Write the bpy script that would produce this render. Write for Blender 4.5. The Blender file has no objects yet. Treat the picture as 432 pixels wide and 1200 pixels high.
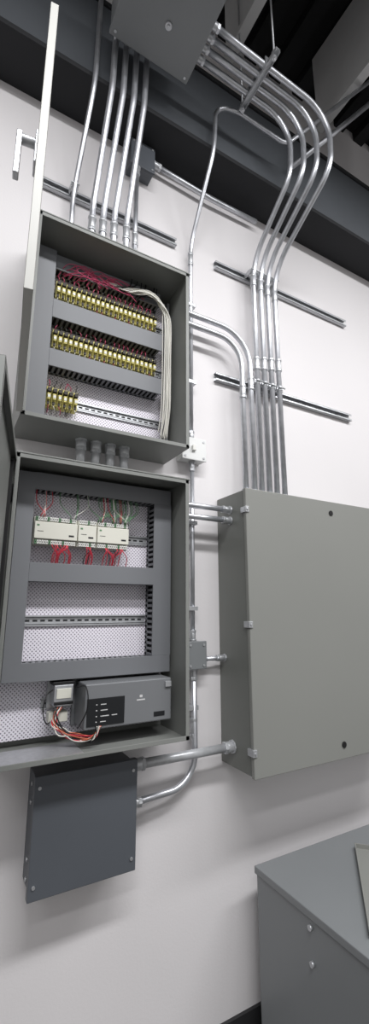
import bpy, math, random
from mathutils import Vector, Matrix
random.seed(4)
D=bpy.data; C=bpy.context
COL=C.scene.collection

# ---------------- materials ----------------
def srgb(c):
    return tuple(((v/255)/12.92 if v/255<=0.04045 else ((v/255+0.055)/1.055)**2.4) for v in c)+(1,)
def mat(name,c,rough=.5,metal=0,noise=0.0,nscale=8,bump=0,bscale=200,spec=.5):
    m=D.materials.new(name); m.use_nodes=True; nt=m.node_tree
    b=nt.nodes["Principled BSDF"]; col=srgb(c)
    b.inputs["Roughness"].default_value=rough; b.inputs["Metallic"].default_value=metal
    b.inputs["Specular IOR Level"].default_value=spec
    b.inputs["Base Color"].default_value=col
    tc=nt.nodes.new("ShaderNodeTexCoord")
    if noise:
        n=nt.nodes.new("ShaderNodeTexNoise"); n.inputs["Scale"].default_value=nscale; n.inputs["Detail"].default_value=4
        r=nt.nodes.new("ShaderNodeValToRGB")
        r.color_ramp.elements[0].position=.3; r.color_ramp.elements[1].position=.7
        r.color_ramp.elements[0].color=tuple(max(0,v*(1-noise)) for v in col[:3])+(1,)
        r.color_ramp.elements[1].color=tuple(min(1,v*(1+noise)) for v in col[:3])+(1,)
        nt.links.new(tc.outputs["Object"],n.inputs["Vector"]); nt.links.new(n.outputs["Fac"],r.inputs["Fac"])
        nt.links.new(r.outputs["Color"],b.inputs["Base Color"])
    if bump:
        n2=nt.nodes.new("ShaderNodeTexNoise"); n2.inputs["Scale"].default_value=bscale
        bp=nt.nodes.new("ShaderNodeBump"); bp.inputs["Strength"].default_value=bump; bp.inputs["Distance"].default_value=.002
        nt.links.new(tc.outputs["Object"],n2.inputs["Vector"]); nt.links.new(n2.outputs["Fac"],bp.inputs["Height"])
        nt.links.new(bp.outputs["Normal"],b.inputs["Normal"])
    return m
M_wall=mat("wall_paint",(224,221,222),.6,noise=.015,nscale=2,bump=.15,bscale=120)
M_enc=mat("enclosure_gray",(128,130,127),.42,noise=.02,nscale=5)
M_doorlit=mat("enclosure_gray_lit",(176,176,171),.42,noise=.02,nscale=5)  # lighter copy of enclosure gray; light on the upper door painted in
M_encin=mat("enclosure_inside",(114,116,112),.45,noise=.03,nscale=6)
M_door=mat("enclosure_door_gray",(134,135,131),.4,noise=.015,nscale=3)
M_duct=mat("wire_duct_gray",(118,120,124),.5)
M_dark=mat("duct_inside",(30,30,34),.8)
M_dbox=mat("dark_gray_paint",(84,88,94),.45,noise=.03,nscale=6)
M_galv=mat("galvanized_steel",(205,207,212),.36,.82,noise=.10,nscale=30)
M_zinc=mat("zinc_cast",(192,194,197),.38,.65,noise=.08,nscale=60)
M_nip=mat("nipple_steel",(192,194,197),.35,.35,noise=.08,nscale=60)
M_strut=mat("strut_steel",(190,192,195),.4,.6,noise=.1,nscale=25)
M_black=mat("black_plastic",(18,18,20),.5)
M_white=mat("white_plastic",(225,225,220),.45)
M_cream=mat("module_white",(218,217,206),.5)
M_yel=mat("terminal_yellow",(214,204,122),.6)
M_brown=mat("terminal_brown",(48,42,36),.6)
M_green=mat("terminal_green",(90,130,95),.5)
M_wpink=mat("wire_pink",(176,62,96),.5)
M_wred=mat("wire_red",(196,40,62),.5)
M_wwhite=mat("wire_white",(226,224,216),.5)
M_worange=mat("wire_orange",(196,104,76),.5)
M_wblack=mat("wire_black",(22,22,24),.5)
M_ceil=mat("ceiling_black",(27,28,30),.85,noise=.2,nscale=3)
M_beam=mat("beam_paint",(84,88,93),.6,noise=.08,nscale=4)
M_joist=mat("joist_gray_lit",(205,205,205),.5,noise=.08,nscale=4)  # gray raised so that light on the joists sits in the colour
M_beamshade=mat("beam_shaded",(32,33,36),.8)  # flange colour darkened to paint in shade on the beam underside
M_floor=mat("floor_concrete",(74,72,70),.5,noise=.1,nscale=3)
M_base=mat("baseboard_dark",(40,40,42),.6)
M_cab=mat("cabinet_gray",(124,127,129),.4,noise=.02,nscale=4)
M_psu=mat("psu_gray",(122,124,127),.42,.15)
M_label=mat("psu_label",(22,24,27),.4)
M_text=mat("label_print",(200,200,200),.5)
M_boxw=mat("device_box_white",(222,223,222),.45,.1)

def perf():
    m=D.materials.new("perforated_panel"); m.use_nodes=True; nt=m.node_tree; b=nt.nodes["Principled BSDF"]
    b.inputs["Roughness"].default_value=.5
    tc=nt.nodes.new("ShaderNodeTexCoord"); sep=nt.nodes.new("ShaderNodeSeparateXYZ")
    nt.links.new(tc.outputs["Object"],sep.inputs[0])
    P=.0125
    def math_(op,a,bv=None,c=None):
        n=nt.nodes.new("ShaderNodeMath"); n.operation=op
        for i,v in enumerate((a,bv,c)):
            if v is None: continue
            if isinstance(v,(int,float)): n.inputs[i].default_value=v
            else: nt.links.new(v,n.inputs[i])
        return n.outputs[0]
    x=math_('DIVIDE',sep.outputs["X"],P); z=math_('DIVIDE',sep.outputs["Z"],P)
    a=math_('ADD',x,z); s=math_('SUBTRACT',x,z)
    fa=math_('SUBTRACT',math_('FRACT',a),.5); fs=math_('SUBTRACT',math_('FRACT',s),.5)
    d=math_('SQRT',math_('ADD',math_('MULTIPLY',fa,fa),math_('MULTIPLY',fs,fs)))
    t=math_('LESS_THAN',d,.25)
    mx=nt.nodes.new("ShaderNodeMix"); mx.data_type='RGBA'
    mx.inputs[6].default_value=srgb((240,236,245)); mx.inputs[7].default_value=srgb((120,112,128))
    nt.links.new(t,mx.inputs[0]); nt.links.new(mx.outputs[2],b.inputs["Base Color"])
    return m
M_perf=perf()

# ---------------- mesh helpers ----------------
class Grp:
    def __init__(s,name):
        s.e=D.objects.new(name,None); COL.objects.link(s.e); s.e.empty_display_size=.05
    def part(s,name,m,bevel=0,T=None):
        return Part(name,m,s.e,bevel,T)
class Part:
    def __init__(s,name,m,parent=None,bevel=0,T=None):
        s.name=name;s.m=m;s.parent=parent;s.bevel=bevel;s.T=T;s.v=[];s.f=[];s.sm=[]
    def box(s,x0,x1,y0,y1,z0,z1):
        b=len(s.v)
        x0,x1=sorted((x0,x1));y0,y1=sorted((y0,y1));z0,z1=sorted((z0,z1))
        s.v+=[(x0,y0,z0),(x1,y0,z0),(x1,y1,z0),(x0,y1,z0),(x0,y0,z1),(x1,y0,z1),(x1,y1,z1),(x0,y1,z1)]
        for f in ((0,3,2,1),(4,5,6,7),(0,1,5,4),(1,2,6,5),(2,3,7,6),(3,0,4,7)):
            s.f.append(tuple(b+i for i in f)); s.sm.append(False)
        return s
    def sweep(s,pts,r,n=12,caps=True):
        pts=[Vector(p) for p in pts]; b=len(s.v); N=len(pts)
        t=[]
        for i in range(N):
            if i==0:d=pts[1]-pts[0]
            elif i==N-1:d=pts[-1]-pts[-2]
            else:d=(pts[i+1]-pts[i]).normalized()+(pts[i]-pts[i-1]).normalized()
            t.append(d.normalized())
        up=Vector((0,0,1)) if abs(t[0].z)<.9 else Vector((1,0,0))
        u=t[0].cross(up).normalized()
        for i in range(N):
            u=(u-t[i]*u.dot(t[i])).normalized(); w=t[i].cross(u)
            rr=r[i] if isinstance(r,(list,tuple)) else r
            for k in range(n):
                a=2*math.pi*k/n
                s.v.append(tuple(pts[i]+u*math.cos(a)*rr+w*math.sin(a)*rr))
        for i in range(N-1):
            for k in range(n):
                k2=(k+1)%n
                s.f.append((b+i*n+k,b+i*n+k2,b+(i+1)*n+k2,b+(i+1)*n+k)); s.sm.append(n>6)
        if caps:
            s.f.append(tuple(b+k for k in reversed(range(n)))); s.sm.append(False)
            s.f.append(tuple(b+(N-1)*n+k for k in range(n))); s.sm.append(False)
        return s
    def cyl(s,p0,p1,r,n=14): return s.sweep([p0,p1],r,n)
    def done(s):
        me=D.meshes.new(s.name); v=s.v
        if s.T is not None: v=[tuple(s.T@Vector(p)) for p in v]
        me.from_pydata(v,[],s.f); me.materials.append(s.m)
        me.polygons.foreach_set("use_smooth",s.sm); me.update()
        o=D.objects.new(s.name,me); COL.objects.link(o)
        if s.parent: o.parent=s.parent
        if s.bevel:
            md=o.modifiers.new("bev",'BEVEL'); md.width=s.bevel; md.segments=2; md.limit_method='ANGLE'
        return o
def fillet(pts,R,seg=10):
    pts=[Vector(p) for p in pts]; out=[pts[0]]
    for i in range(1,len(pts)-1):
        a,b,c=pts[i-1],pts[i],pts[i+1]
        r=R[i-1] if isinstance(R,(list,tuple)) else R
        d1=(a-b).normalized(); d2=(c-b).normalized(); ang=d1.angle(d2)
        if ang>math.pi-.02: out.append(b); continue
        L=min(r/math.tan(ang/2),(a-b).length*.49,(c-b).length*.49); rr=L*math.tan(ang/2)
        bis=(d1+d2).normalized(); cen=b+bis*(rr/math.sin(ang/2))
        s0=b+d1*L-cen; s1=b+d2*L-cen
        for k in range(seg+1):
            q=s0.slerp(s1,k/seg)
            out.append(cen+q.normalized()*rr)
    out.append(pts[-1]); return out
def spline(pts,n=8):
    pts=[Vector(p) for p in pts]; P=[pts[0]]+pts+[pts[-1]]; out=[]
    for i in range(1,len(P)-2):
        for k in range(n):
            t=k/n;a,b,c,d=P[i-1],P[i],P[i+1],P[i+2]
            out.append(.5*((2*b)+(c-a)*t+(2*a-5*b+4*c-d)*t*t+(3*b-a-3*c+d)*t**3))
    out.append(pts[-1]); return out

# ---------------- room ----------------
def simple(name,m,*b):
    p=Part(name,m); p.box(*b); return p.done()
simple("wall_back",M_wall,-3,5,0,.15,0,5)
simple("floor",M_floor,-3,5,-5,.15,-.1,0)
simple("baseboard_back",M_base,-3,5,-.012,0,0,.085)
c=Part("ceiling",M_ceil); c.box(-3,5,-5,.15,4.95,5.05)
x=-2.9
while x<4.9:
    c.box(x,x+.09,-5,-.0,4.88,4.95); x+=.2
c.done()
g=Grp("steel_beam")
g.part("flange",M_beamshade,.002).box(-3,5,-.2,0,3.66,3.685).box(-3,5,-.2,0,4.12,4.145).done()
g.part("web",M_beam).box(-3,5,-.19,-.165,3.685,4.12).done()
g=Grp("ceiling_joist"); 
p=g.part("joists",M_joist)
for x in (.99,1.66,2.3,-.5): p.box(x,x+.05,-4.8,-.2,4.3,4.33).box(x+.02,x+.03,-4.8,-.2,4.33,4.88)
p.done()

# ---------------- enclosures ----------------
DP=.214
def enclosure(name,x0,x1,z0,z1,px0,px1,pz0,pz1):
    g=Grp(name); t=.003
    p=g.part("shell",M_enc,.0015)
    p.box(x0,x1,-.004,0,z0,z1)
    p.box(x0,x0+t,-DP,0,z0,z1).box(x1-t,x1,-DP,0,z0,z1)
    p.box(x0,x1,-DP,0,z0,z0+t).box(x0,x1,-DP,0,z1-t,z1)
    p.done()
    l=.014
    p=g.part("rim_lip",M_enc,.001)
    p.box(x0,x1,-DP-.002,-DP+.001,z0,z0+l).box(x0,x1,-DP-.002,-DP+.001,z1-l,z1)
    p.box(x0,x0+l,-DP-.002,-DP+.001,z0,z1).box(x1-l,x1,-DP-.002,-DP+.001,z0,z1)
    p.box(x0-.006,x1+.006,-DP-.004,-DP+.012,z1,z1+.005)
    p.done()
    g.part("perforated_back_panel",M_perf).box(px0,px1,-.03,-.026,pz0,pz1).done()
    p=g.part("panel_studs",M_zinc)
    for a in (px0+.012,px1-.012):
        for b in (pz0+.012,pz1-.012):
            p.cyl((a,0,b),(a,-.04,b),.005,8)
    p.done()
    return g
def duct(g,orient,a0,a1,b0,b1,y0=-.03,y1=-.1,cover=True):
    cv=g.part("duct_cover",M_duct,.001); fg=g.part("duct_fingers",M_duct); dk=g.part("duct_shade_fill",M_dark)
    def B(p,A0,A1,B0,B1,Y0,Y1):
        if orient=='h': p.box(A0,A1,Y0,Y1,B0,B1)
        else: p.box(B0,B1,Y0,Y1,A0,A1)
    if cover: B(cv,a0,a1,b0-.002,b1+.002,y1+.006,y1)
    B(cv,a0,a1,b0,b1,y0,y0-.003)
    B(dk,a0+.004,a1-.004,b0+.010,b1-.010,y0-.003,y1+.008)  # added dark block paints the shade behind the duct fingers
    a=a0
    while a<a1-.008:
        for (q0,q1) in ((b0,b0+.002),(b1-.002,b1)):
            B(fg,a,a+.009,q0,q1,y0-.001,y1+.004)
        a+=.019
    for (q0,q1) in ((b0,b0+.002),(b1-.002,b1)):
        B(fg,a0,a1,q0,q1,y0,y0-.014)
    cv.done();fg.done();dk.done()
def din(g,x0,x1,z,y=-.03):
    p=g.part("din_rail",M_strut)
    p.box(x0,x1,y-.001,y-.008,z-.0125,z-.0105).box(x0,x1,y-.001,y-.008,z+.0105,z+.0125)
    p.box(x0,x1,y-.007,y-.008,z-.0175,z-.0105).box(x0,x1,y-.007,y-.008,z+.0105,z+.0175)
    p.box(x0,x1,y-.001,y-.002,z-.0125,z+.0125).done()
    p=g.part("din_slots",M_dark); x=x0+.01
    while x<x1-.02:
        p.box(x,x+.015,y-.002,y-.0025,z-.003,z+.003); x+=.025
    p.done()

# upper enclosure
UX0,UX1,UZ0,UZ1=.157,.770,2.098,2.88
gu=enclosure("open_terminal_enclosure",UX0,UX1,UZ0,UZ1,.18,.75,2.14,2.855)
duct(gu,'v',2.15,2.85,.185,.248)
duct(gu,'h',.25,.705,2.562,2.636)
duct(gu,'h',.25,.705,2.362,2.428)
duct(gu,'h',.25,.70,2.785,2.845,-.03,-.085,True)
for z in (2.70,2.49,2.255): din(gu,.25,.735,z)
def terminals(g,x0,n,z,pitch=.0195):
    bd=g.part("terminal_bodies",M_yel,.001); bk=g.part("terminal_relays",M_brown,.0008); wh=g.part("terminal_markers",M_white); sc=g.part("terminal_screws",M_zinc)
    wp=g.part("field_wires",M_wpink); ww=g.part("field_wires_white",M_wwhite); wb=g.part("field_wires_black",M_wblack)
    for i in range(n):
        x=x0+i*pitch
        bd.box(x,x+.0155,-.038,-.07,z-.036,z+.036)
        bd.box(x+.002,x+.0135,-.07,-.084,z-.018,z+.006)
        bk.box(x+.001,x+.0145,-.07,-.09,z+.010,z+.024)
        bk.box(x+.003,x+.0125,-.07,-.0745,z-.034,z-.022)
        wh.box(x+.003,x+.0125,-.084,-.0855,z-.012,z-.001)
        for s in (.030,-.027): sc.cyl((x+.0078,-.07,z+s),(x+.0078,-.0735,z+s),.0034,8)
        xx=x+.0078
        dx=random.uniform(-.008,.008)
        (wp if random.random()<.7 else wb).sweep(spline([(xx,-.066,z+.033),(xx,-.076,z+.044),(xx+dx,-.072,z+.058),(xx+dx*1.2,-.055,z+.072)],5),.0015,6)
        (ww if random.random()<.4 else (wp if random.random()<.4 else wb)).sweep(spline([(xx,-.066,z-.033),(xx,-.075,z-.042),(xx+dx,-.068,z-.052),(xx+dx,-.058,z-.062)],5),.0014,6)
    for p in (bd,bk,wh,sc,wp,ww,wb): p.done()
terminals(gu,.262,22,2.705)
terminals(gu,.262,22,2.492)
terminals(gu,.256,6,2.255)
# wire bundles
ww=gu.part("wire_bundle_white",M_wwhite); wp=gu.part("wire_bundle_pink",M_wpink); wb=gu.part("wire_bundle_black",M_wblack)
for i in range(14):
    o=lambda s=.012:random.uniform(-s,s)
    xs=.722+random.uniform(-.012,.016); y=-.105+o(.016)
    ww.sweep(spline([(.50+o(.05),-.088,2.80+o(.01)),(.56+o(.02),-.1,2.795+o(.010)),(.64+o(),-.115+o(),2.80+o(.01)),(.70+o(.006),y,2.775+o(.006)),(xs,y,2.70),(xs+o(.004),y,2.5),(xs+o(.004),y,2.3),(xs-.004,y+.02,2.19+o(.02))],7),.0024,7)
for i in range(18):
    xs=random.uniform(.26,.45); xe=xs+random.uniform(.08,.26)
    wp.sweep(spline([(xs,-.07,random.uniform(2.765,2.78)),(xs+.03,-.095,2.79+random.uniform(-.02,.03)),((xs+xe)/2,-.1,2.80+random.uniform(-.025,.03)),(min(xe,.68),-.09,2.785+random.uniform(-.03,.02))],6),.0016,6)
for i in range(6):
    xs=random.uniform(.42,.6)
    wb.sweep(spline([(xs,-.06,2.76),(xs+.02,-.095,2.79),(xs+.08,-.1,2.81+random.uniform(-.01,.03)),(xs+.1,-.08,2.87)],6),.0028,6)
for p in(ww,wp,wb):p.done()
p=gu.part("right_panel_duct",M_duct).box(.742,.752,-.03,-.07,2.15,2.83).done()

# hinges + open door
def open_door(g,hx,hy,ex,ey,z0,z1,handle,m):
    d=Vector((ex-hx,ey-hy,0)); w=d.length; ang=math.atan2(d.y,d.x)
    T=Matrix.Translation((hx,hy,0))@Matrix.Rotation(ang,4,'Z')
    p=g.part("door_skin",m,.001,T); p.box(0,w,-.011,-.009,z0,z1)
    p.box(0,.002,-.011,.007,z0,z1).box(w-.002,w,-.011,.007,z0,z1).box(0,w,-.011,.007,z0,z0+.002).box(0,w,-.011,.007,z1-.002,z1)
    p.box(w-.016,w,.005,.007,z0,z1).box(0,.016,.005,.007,z0,z1).box(0,w,.005,.007,z0,z0+.016).box(0,w,.005,.007,z1-.016,z1)
    p.done()
    p=g.part("door_gasket",M_black,0,T); p.box(w-.035,w-.02,-.009,.0,z0+.02,z1-.02).box(.02,.035,-.009,.0,z0+.02,z1-.02).done()
    p=g.part("hinges",M_black,.001)
    for z in (z0+.08,(z1-.14)):
        p.cyl((hx-.004,hy-.004,z),(hx-.004,hy-.004,z+.055),.0065,10); p.box(hx-.006,hx+.004,hy,hy+.045,z,z+.055)
    p.done()
    if handle:
        zc=(z0+z1)/2
        p=g.part("door_handle",M_zinc,.002,T)
        p.box(w-.075,w-.035,-.017,-.011,zc-.04,zc+.05)
        p.cyl((w-.055,-.011,zc+.03),(w-.055,-.046,zc+.03),.011,14)
        p.box(w-.066,w-.044,-.056,-.044,zc-.075,zc+.042)
        p.done()
        p=g.part("latch_cam",M_zinc,.001,T); p.box(w-.06,w-.02,.0,.005,zc-.01,zc+.01).done()
open_door(gu,UX0-.002,-DP-.006,.086,-.785,UZ0+.004,UZ1-.004,True,M_doorlit)

# lower enclosure
LX0,LX1,LZ0,LZ1=.155,.768,1.076,1.970
gl=enclosure("open_controller_enclosure",LX0,LX1,LZ0,LZ1,.175,.75,1.10,1.95)
duct(gl,'v',1.28,1.95,.187,.238); duct(gl,'v',1.335,1.893,.683,.752)
duct(gl,'h',.238,.752,1.895,1.95); duct(gl,'h',.238,.752,1.28,1.333)
duct(gl,'h',.24,.683,1.587,1.645)
for z in (1.755,1.46): din(gl,.24,.68,z)
din(gl,.32,.70,1.20)
open_door(gl,LX0-.002,-DP-.006,.05,-.785,LZ0+.004,LZ1-.02,False,M_enc)
# controllers
p=gl.part("controller_modules",M_cream,.002); gr=gl.part("terminal_strips",M_green,.0005); tx=gl.part("module_details",M_dark); wh=gl.part("terminal_blocks_white",M_white,.0005)
xs_=[.246,.392,.460,.582]
for q in range(3):
    x0,x1=xs_[q],xs_[q+1]-.0015
    p.box(x0,x1,-.038,-.085,1.708,1.802); p.box(x0+.001,x1-.001,-.085,-.1,1.726,1.784)
    n=int((x1-x0-.006)/.0075)
    for i in range(n):
        xx=x0+.004+i*.0075
        (gr if (i+q)%5==0 else wh).box(xx,xx+.0065,-.085,-.097,1.788,1.801)
        (gr if (i+q)%6==0 else wh).box(xx,xx+.0065,-.085,-.097,1.709,1.722)
        tx.box(xx+.002,xx+.0045,-.097,-.0975,1.792,1.797); tx.box(xx+.002,xx+.0045,-.097,-.0975,1.713,1.718)
    gr.box(x0+.008,x0+.016,-.1,-.1006,1.768,1.774)
    tx.box(x1-.03,x1-.012,-.1,-.1005,1.738,1.744)
    tx.box(x0+.01,x0+.03,-.1,-.1003,1.750,1.752)
    tx.box(x0+.002,x1-.002,-.1,-.1003,1.7255,1.7265)
for k in (p,gr,tx,wh): k.done()
wr=gl.part("control_wires_red",M_wred); wb=gl.part("control_wires_black",M_wblack); wg=gl.part("control_wires_green",M_green); wy=gl.part("control_wires_white",M_wwhite)
for i in range(66):
    if i<32: xs=random.choice((.31,.33,.35,.43,.44,.50,.53,.55))+random.uniform(-.008,.008); w=random.choice((wr,wr,wr,wb)); xe=xs+random.uniform(-.03,.03); w.sweep(spline([(xs,-.09,1.712),(xs,-.104,1.70),(xe,-.098,1.675),(xe,-.08,1.64)],6),.0015,6)
    else: xs=random.choice((.27,.36,.38,.47,.52,.54,.56,.57,.565))+random.uniform(-.008,.008); w=random.choice((wg,wr,wy,wg)); xe=xs+random.uniform(-.05,.05); w.sweep(spline([(xs,-.09,1.798),(xs,-.104,1.81),(xe,-.098,1.85),(xe,-.08,1.9)],6),.0015,6)
for k in (wr,wb,wg,wy): k.done()
# power supply
p=gl.part("power_supply",M_psu,.004); p.box(.425,.725,-.045,-.165,1.135,1.268); p.box(.415,.735,-.04,-.05,1.125,1.275); p.done()
p=gl.part("power_supply_label",M_label,.001); p.box(.432,.555,-.165,-.168,1.145,1.225); p.box(.66,.70,-.165,-.1665,1.15,1.165).done()
p=gl.part("power_supply_print",M_text)
for k,z in enumerate((1.205,1.188,1.171,1.155)): p.box(.475,.475+.018+.005*(k%3),-.168,-.1683,z,z+.0025); p.box(.46,.464,-.168,-.1683,z,z+.003)
p.box(.512,.53,-.168,-.1683,1.171,1.1735).box(.598,.627,-.165,-.1655,1.205,1.209).box(.608,.618,-.165,-.1655,1.214,1.222)
p.done()
p=gl.part("power_supply_handle",M_zinc,.001); p.box(.70,.722,-.165,-.172,1.24,1.258).done()
# transformer
p=gl.part("transformer_core",M_zinc,.002); p.box(.345,.405,-.04,-.10,1.20,1.262).box(.335,.415,-.035,-.045,1.185,1.275).done()
p=gl.part("transformer_label",M_cream,.001); p.box(.352,.398,-.1,-.103,1.222,1.252).done()
p=gl.part("transformer_cap",M_black,.002); p.box(.34,.41,-.05,-.095,1.262,1.272).box(.345,.405,-.1,-.106,1.204,1.214).done()
p=gl.part("wire_connector_block",M_cream,.002); p.box(.335,.395,-.05,-.085,1.15,1.18).done()
for m_,n_ in ((M_wblack,5),(M_worange,3),(M_wwhite,4),(M_wred,2)):
    p=gl.part("supply_wires",m_)
    for i in range(n_):
        r=lambda a=.011:random.uniform(-a,a)
        p.sweep(spline([(.365+r(),-.095,1.20+r(.006)),(.345+r(),-.115,1.165+r()),(.37+r(),-.12,1.13+r(.010)),(.41+r(),-.14,1.115+r(.010)),(.45+r(),-.165,1.112+r(.010)),(.47+r(.008),-.172,1.145)],7),.0018,7)
    p.done()
p=gl.part("supply_wire_loop",M_wblack)
p.sweep(spline([(.34,-.10,1.25),(.315,-.13,1.24),(.305,-.14,1.20),(.32,-.13,1.16),(.345,-.1,1.165)],7),.0018,7).sweep(spline([(.41,-.10,1.25),(.425,-.17,1.262),(.43,-.175,1.20),(.41,-.15,1.14)],7),.0018,7).done()
gl.part("dusty_floor_sheet",M_zinc,.001).box(.19,.42,-.07,-.2,LZ0+.003,LZ0+.008).done()  # sheet added in place of the dusty light gray enclosure floor

# closed enclosure on right
g=Grp("closed_electrical_enclosure")
RX0,RX1,RZ0,RZ1=1.037,1.95,.913,1.976
g.part("body",M_encin,.003).box(RX0,RX1,-DP+.022,0,RZ0,RZ1).done()
g.part("door",M_door,.003).box(RX0-.004,RX1+.004,-DP,-DP+.018,RZ0-.004,RZ1+.004).done()
g.part("gasket",M_black).box(RX0+.004,RX1-.004,-DP+.018,-DP+.022,RZ0+.004,RZ1-.004).done()
p=g.part("quarter_turn_latches",M_black,.001)
for x,z in ((1.516,1.925),(1.49,.962)): p.cyl((x,-DP,z),(x,-DP-.004,z),.012,20)
p.done()
p=g.part("door_clamps",M_zinc,.002)
for z in (1.89,1.44,.995): p.box(RX0-.010,RX0+.008,-DP-.005,-DP+.03,z-.012,z+.012); p.cyl((RX0-.001,-DP-.005,z),(RX0-.001,-DP-.008,z),.005,8)
p.done()
# dark gray wall box
g=Grp("relay_panel_box")
g.part("body",M_dbox,.002).box(.308,.617,-.105,0,.708,1.008).done()
g.part("cover",M_dbox,.002).box(.300,.625,-.122,-.100,.700,1.016).done()
p=g.part("cover_screws",M_zinc,.0)
for x in (.315,.61):
    for z in (.735,.985): p.cyl((x,-.122,z),(x,-.125,z),.005,10)
for z in (.73,.78,.93,.98): p.cyl((.308,-.06,z),(.303,-.06,z),.006,8)
p.done()

# floor cabinet
g=Grp("transformer_cabinet")
CX0,CX1,CY0,CY1,CZ=1.12,1.95,-.08,-.85,.572
g.part("body",M_cab,.003).box(CX0+.006,CX1-.006,CY0-.006,CY1+.006,.0,CZ-.02).done()
g.part("top_cover",M_cab,.003).box(CX0,CX1,CY0,CY1,CZ-.025,CZ).done()
p=g.part("side_screws",M_zinc)
for z in (.525,.43): p.cyl((CX0+.006,-.356,z),(CX0-.004,-.356,z),.008,12)
p.done()
g=Grp("loose_cover_plate")
T=Matrix.Translation((1.54,-.185,CZ))@Matrix.Rotation(math.radians(-136),4,'Z')
g.part("plate",M_door,.001,T).box(0,.5,0,.45,0.0,.004).box(0,.5,0,.004,0,.02).box(0,.004,0,.45,0,.02).done()

# ---------------- conduits ----------------
def conduit(name,pts,R,r,fit=(),cpl=(),n=14,fs=1.6,pm=None):
    g=Grp(name); p=g.part("pipe",pm or M_galv); p.sweep(fillet(pts,R),r,n); p.done()
    if fit or cpl:
        p=g.part("fittings",pm or M_zinc,.0008)
        for (a,d) in fit:
            a=Vector(a); d=Vector(d).normalized()
            p.cyl(a,a+d*.006,r*fs,8); p.cyl(a+d*.006,a+d*.03,r*(1+(fs-1)*.45),14); p.cyl(a+d*.03,a+d*.042,r*(1+(fs-1)*.7),6)
        for (a,d) in cpl:
            a=Vector(a); d=Vector(d).normalized()
            p.cyl(a-d*.03,a+d*.03,r*1.18,14)
            p.cyl(a-d*.034,a-d*.022,r*1.35,8); p.cyl(a+d*.022,a+d*.034,r*1.35,8)
        p.done()
    return g
Z=(0,0,1)
RB=.0128
for i,(x,dd,zz) in enumerate(((1.24,.375,3.845),(1.286,.415,3.85),(1.332,.455,3.85),(1.38,.495,3.85))):
    zb=RZ1+.004; yw=-.07
    pts=[(.714,-dd,zz),(x+.02,-dd,zz),(x+.0,-dd,3.52),(x,yw,3.27),(x,yw,zb)]
    conduit("metal_conduit",pts,[.16+.02*i,.14,.25],RB,fit=[((.714,-dd,zz),(1,0,0)),((x,yw,zb),Z)],cpl=[((x,yw,3.16-.012*i),Z),((x,yw,2.68+.01*i),Z)])
for x,z,R in ((1.19,2.812,.17),(1.14,2.757,.13)):
    conduit("metal_conduit",[(UX1,-.08,z),(x,-.08,z),(x,-.08,RZ1+.004)],R,RB,fit=[((UX1,-.08,z),(1,0,0)),((x,-.08,RZ1+.004),Z)],cpl=[((x,-.08,z-.26),Z)])
for i,x in enumerate((.378,.424,.472,.528)):
    xe=.395+.048*i
    pts=[(x,-.1,UZ1),(x,-.1,3.13),(xe,-.235,3.62),(xe,-.25,3.86),(xe,-.30,3.86)]
    conduit("metal_conduit",pts,[.3,.3,.04],RB,fit=[((x,-.1,UZ1),Z)],cpl=[((x,-.1,3.04+.01*i),Z)])
conduit("metal_conduit",[(.583,-.06,UZ1),(.583,-.06,3.50)],.1,.011,fit=[((.583,-.06,UZ1),Z),((.583,-.06,3.5),(0,0,-1))],cpl=[((.583,-.06,3.1),Z)])
conduit("metal_conduit",[(.305,-.05,UZ1),(.305,-.05,3.2),(.325,-.225,3.60),(.335,-.23,4.86)],.4,.0105,fit=[((.305,-.05,UZ1),Z)],cpl=[((.305,-.05,3.0),Z)])
conduit("metal_conduit",[(.67,-.04,3.60),(1.0,-.04,3.58),(1.3,-.04,3.59)],.1,.013,fit=[((.67,-.04,3.60),(1,0,0))])
conduit("metal_conduit",[(.886,-.03,2.22),(.886,-.03,3.24),(.90,-.235,3.62),(.905,-.245,3.87),(1.0,-.30,3.83),(1.30,-.30,3.83),(1.76,-.50,4.34)],[.3,.3,.06,.1,.1],.0105,fit=[((.886,-.03,2.22),Z)],cpl=[((.886,-.03,3.16),Z)])
conduit("metal_conduit",[(1.40,-.225,3.82),(1.86,-.46,4.34)],.1,.0135)
conduit("metal_conduit",[(.89,-.03,2.12),(.89,-.03,1.375)],.1,.0095,fit=[((.89,-.03,2.12),(0,0,-1)),((.89,-.03,1.375),Z)])
conduit("metal_conduit",[(.893,-.03,1.27),(.893,-.04,.87),(.625,-.06,.862)],[.11],.0115,fit=[((.893,-.03,1.27),(0,0,-1)),((.625,-.06,.862),(1,0,0))],cpl=[((.892,-.031,1.06),Z)])
for z in (1.908,1.862):
    conduit("metal_conduit",[(LX1,-.1,z),(RX0,-.1,z)],.1,.0115,fit=[((LX1,-.1,z),(1,0,0)),((RX0,-.1,z),(-1,0,0))])
conduit("metal_conduit",[(.937,-.04,1.305),(RX0,-.04,1.305)],.1,.0095,fit=[((RX0,-.04,1.305),(-1,0,0))])
conduit("metal_conduit",[(.625,-.08,.985),(RX0,-.08,.985)],.1,.0155,fit=[((.625,-.08,.985),(1,0,0)),((RX0,-.08,.985),(-1,0,0))],pm=M_nip)
for x in (.385,.440,.495,.550):
    conduit("conduit_nipple",[(x,-.1,LZ1),(x,-.1,UZ0)],.1,.0165,fit=[((x,-.1,LZ1),Z),((x,-.1,UZ0),(0,0,-1))],fs=1.35,pm=M_nip)

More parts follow.
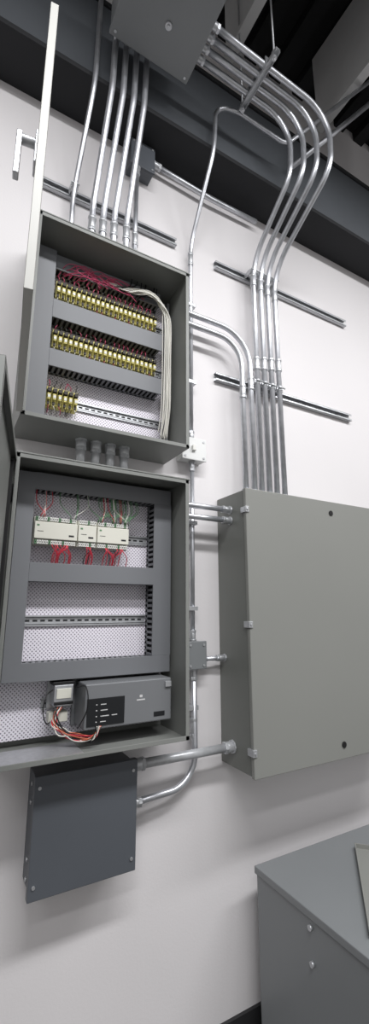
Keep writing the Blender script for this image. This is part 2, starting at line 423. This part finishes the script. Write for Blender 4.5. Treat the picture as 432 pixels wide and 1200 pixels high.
# small boxes
def jbox(name,x0,x1,z0,z1,d,m):
    g=Grp(name); g.part("body",m,.003).box(x0+.003,x1-.003,-d+.008,0,z0+.003,z1-.003).done()
    g.part("cover",m,.003).box(x0,x1,-d,-d+.008,z0,z1).done()
    p=g.part("screws",M_zinc)
    for x in (x0+.014,x1-.014):
        for z in (z0+.014,z1-.014): p.cyl((x,-d,z),(x,-d-.003,z),.005,8)
    p.done()
    return g
jbox("junction_box",.545,.668,3.50,3.645,.075,M_dbox)
g=jbox("junction_box",.826,.946,2.12,2.222,.06,M_boxw)
g.part("toggle",M_white,.002).box(.872,.888,-.06,-.072,2.16,2.185).done()
jbox("junction_box",.848,.937,1.27,1.375,.06,M_cab)
# pull box
g=Grp("pull_box")
PX0,PX1,PY0,PY1,PZ0,PZ1=.35,.71,-.30,-.66,3.78,3.95
g.part("body",M_cab,.003).box(PX0+.004,PX1-.004,PY0-.004,PY1+.004,PZ0+.004,PZ1).done()
g.part("bottom_cover",M_cab,.003).box(PX0,PX1,PY0,PY1,PZ0-.003,PZ0+.02).done()
p=g.part("knockouts",M_zinc,.001)
for x,y in ((.55,-.44),): p.cyl((x,y,PZ0-.003),(x,y,PZ0-.009),.014,16); p.cyl((x,y,PZ0-.009),(x,y,PZ0-.014),.007,8)
for x in (PX0+.02,PX1-.02):
    for y in (PY0-.02,PY1+.02): p.cyl((x,y,PZ0-.003),(x,y,PZ0-.007),.006,8)
for x in (PX0+.03,PX1-.03): 
    for y in (PY0-.03,PY1+.03): p.cyl((x,y,PZ1),(x,y,4.9),.005,8)
p.done()

# struts
def strut(name,x0,x1,z,clamps=(),d=.022):
    g=Grp(name); h=.0205
    p=g.part("channel",M_strut,.0006)
    p.box(x0,x1,-.003,0,z-h,z+h).box(x0,x1,-d,0,z+h-.0025,z+h).box(x0,x1,-d,0,z-h,z-h+.0025)
    p.box(x0,x1,-d,-d+.0025,z+h-.010,z+h).box(x0,x1,-d,-d+.0025,z-h,z-h+.010).done()
    p=g.part("slots",M_dark); x=x0+.02
    while x<x1-.04: p.box(x,x+.028,-.003,-.0035,z-.006,z+.006); x+=.05
    p.done()
    if clamps:
        p=g.part("pipe_clamps",M_zinc,.0005)
        for (cx,cy,r) in clamps:
            p.cyl((cx,cy,z-.012),(cx,cy,z+.012),r*1.16,14)
            p.box(cx-r*1.5,cx-r*.9,cy-.004,-d+.004,z-.012,z+.012).box(cx+r*.9,cx+r*1.5,cy-.004,-d+.004,z-.012,z+.012)
            p.cyl((cx-r*1.7,cy-r*1.3,z),(cx+r*1.7,cy-r*1.3,z),.004,8)
        p.done()
strut("strut_channel",.18,.815,3.235,[(.306,-.06,.0105)])
strut("strut_channel",1.04,2.0,3.215,[(x,-.07,RB) for x in (1.24,1.286,1.332,1.38)])
strut("strut_channel",1.03,1.97,2.58,[(x,-.07,RB) for x in (1.24,1.286,1.332,1.38)])
g=Grp("conduit_strap"); p=g.part("straps",M_zinc,.0005)
for z in (2.9,2.5,1.85,1.5,1.13,): p.box(.886-.022,.886+.022,-.043,-.0,z-.008,z+.008)
p.done()
# trapeze hanger
g=Grp("trapeze_hanger")
p=g.part("strut_bar",M_strut,.0006); x=1.0
p.box(x-.012,x+.012,-.31,-.58,3.824,3.826).box(x-.012,x-.0105,-.31,-.58,3.808,3.826).box(x+.0105,x+.012,-.31,-.58,3.808,3.826).done()
p=g.part("threaded_rods",M_zinc)
for y in (-.33,-.555): p.cyl((x,y,3.79),(x,y,4.88),.004,8); p.cyl((x,y,3.80),(x,y,3.807),.011,6); p.cyl((x,y,3.83),(x,y,3.838),.011,6)
p.done()
p=g.part("pipe_clamps",M_zinc)
for y in (-.375,-.415,-.455,-.495): p.cyl((x-.01,y,3.85),(x+.01,y,3.85),RB*1.2,14); p.box(x-.01,x+.01,y-.018,y-.013,3.826,3.875)
p.done()

# ---------------- lights ----------------
def lamp(x,y,z,sx,sy,e,name="ceiling_light"):
    g=Grp(name)
    g.part("housing",M_white,.003).box(x-sx/2-.02,x+sx/2+.02,y-sy/2-.02,y+sy/2+.02,z+.01,z+.07).done()
    p=g.part("rods",M_zinc)
    p.cyl((x-sx/3,y,z+.07),(x-sx/3,y,4.9),.004,6); p.cyl((x+sx/3,y,z+.07),(x+sx/3,y,4.9),.004,6); p.done()
    l=D.lights.new("lamp",'AREA'); l.shape='RECTANGLE'; l.size=sx; l.size_y=sy; l.energy=e; l.color=(.99,.99,1)
    o=D.objects.new("lamp",l); COL.objects.link(o); o.location=(x,y,z); o.parent=g.e
lamp(.5,-2.2,4.1,2.4,.3,118)
lamp(2.9,-2.0,4.1,2.0,.3,76)
lamp(-1.6,-3.4,4.1,2.4,.3,74)
w=D.worlds.new("world"); C.scene.world=w; w.use_nodes=True
w.node_tree.nodes["Background"].inputs[0].default_value=(1,.985,.98,1); w.node_tree.nodes["Background"].inputs[1].default_value=.44

# ---------------- camera ----------------
cam=D.cameras.new("camera"); co=D.objects.new("camera",cam); COL.objects.link(co)
cam.sensor_fit='VERTICAL'; cam.sensor_height=36; cam.lens=15; cam.clip_start=.02
co.location=(0,-1.55,1.5)
co.rotation_euler=(math.radians(90)+math.atan(113/500),0,math.radians(-29.3))
C.scene.camera=co
C.scene.view_settings.view_transform='Standard'
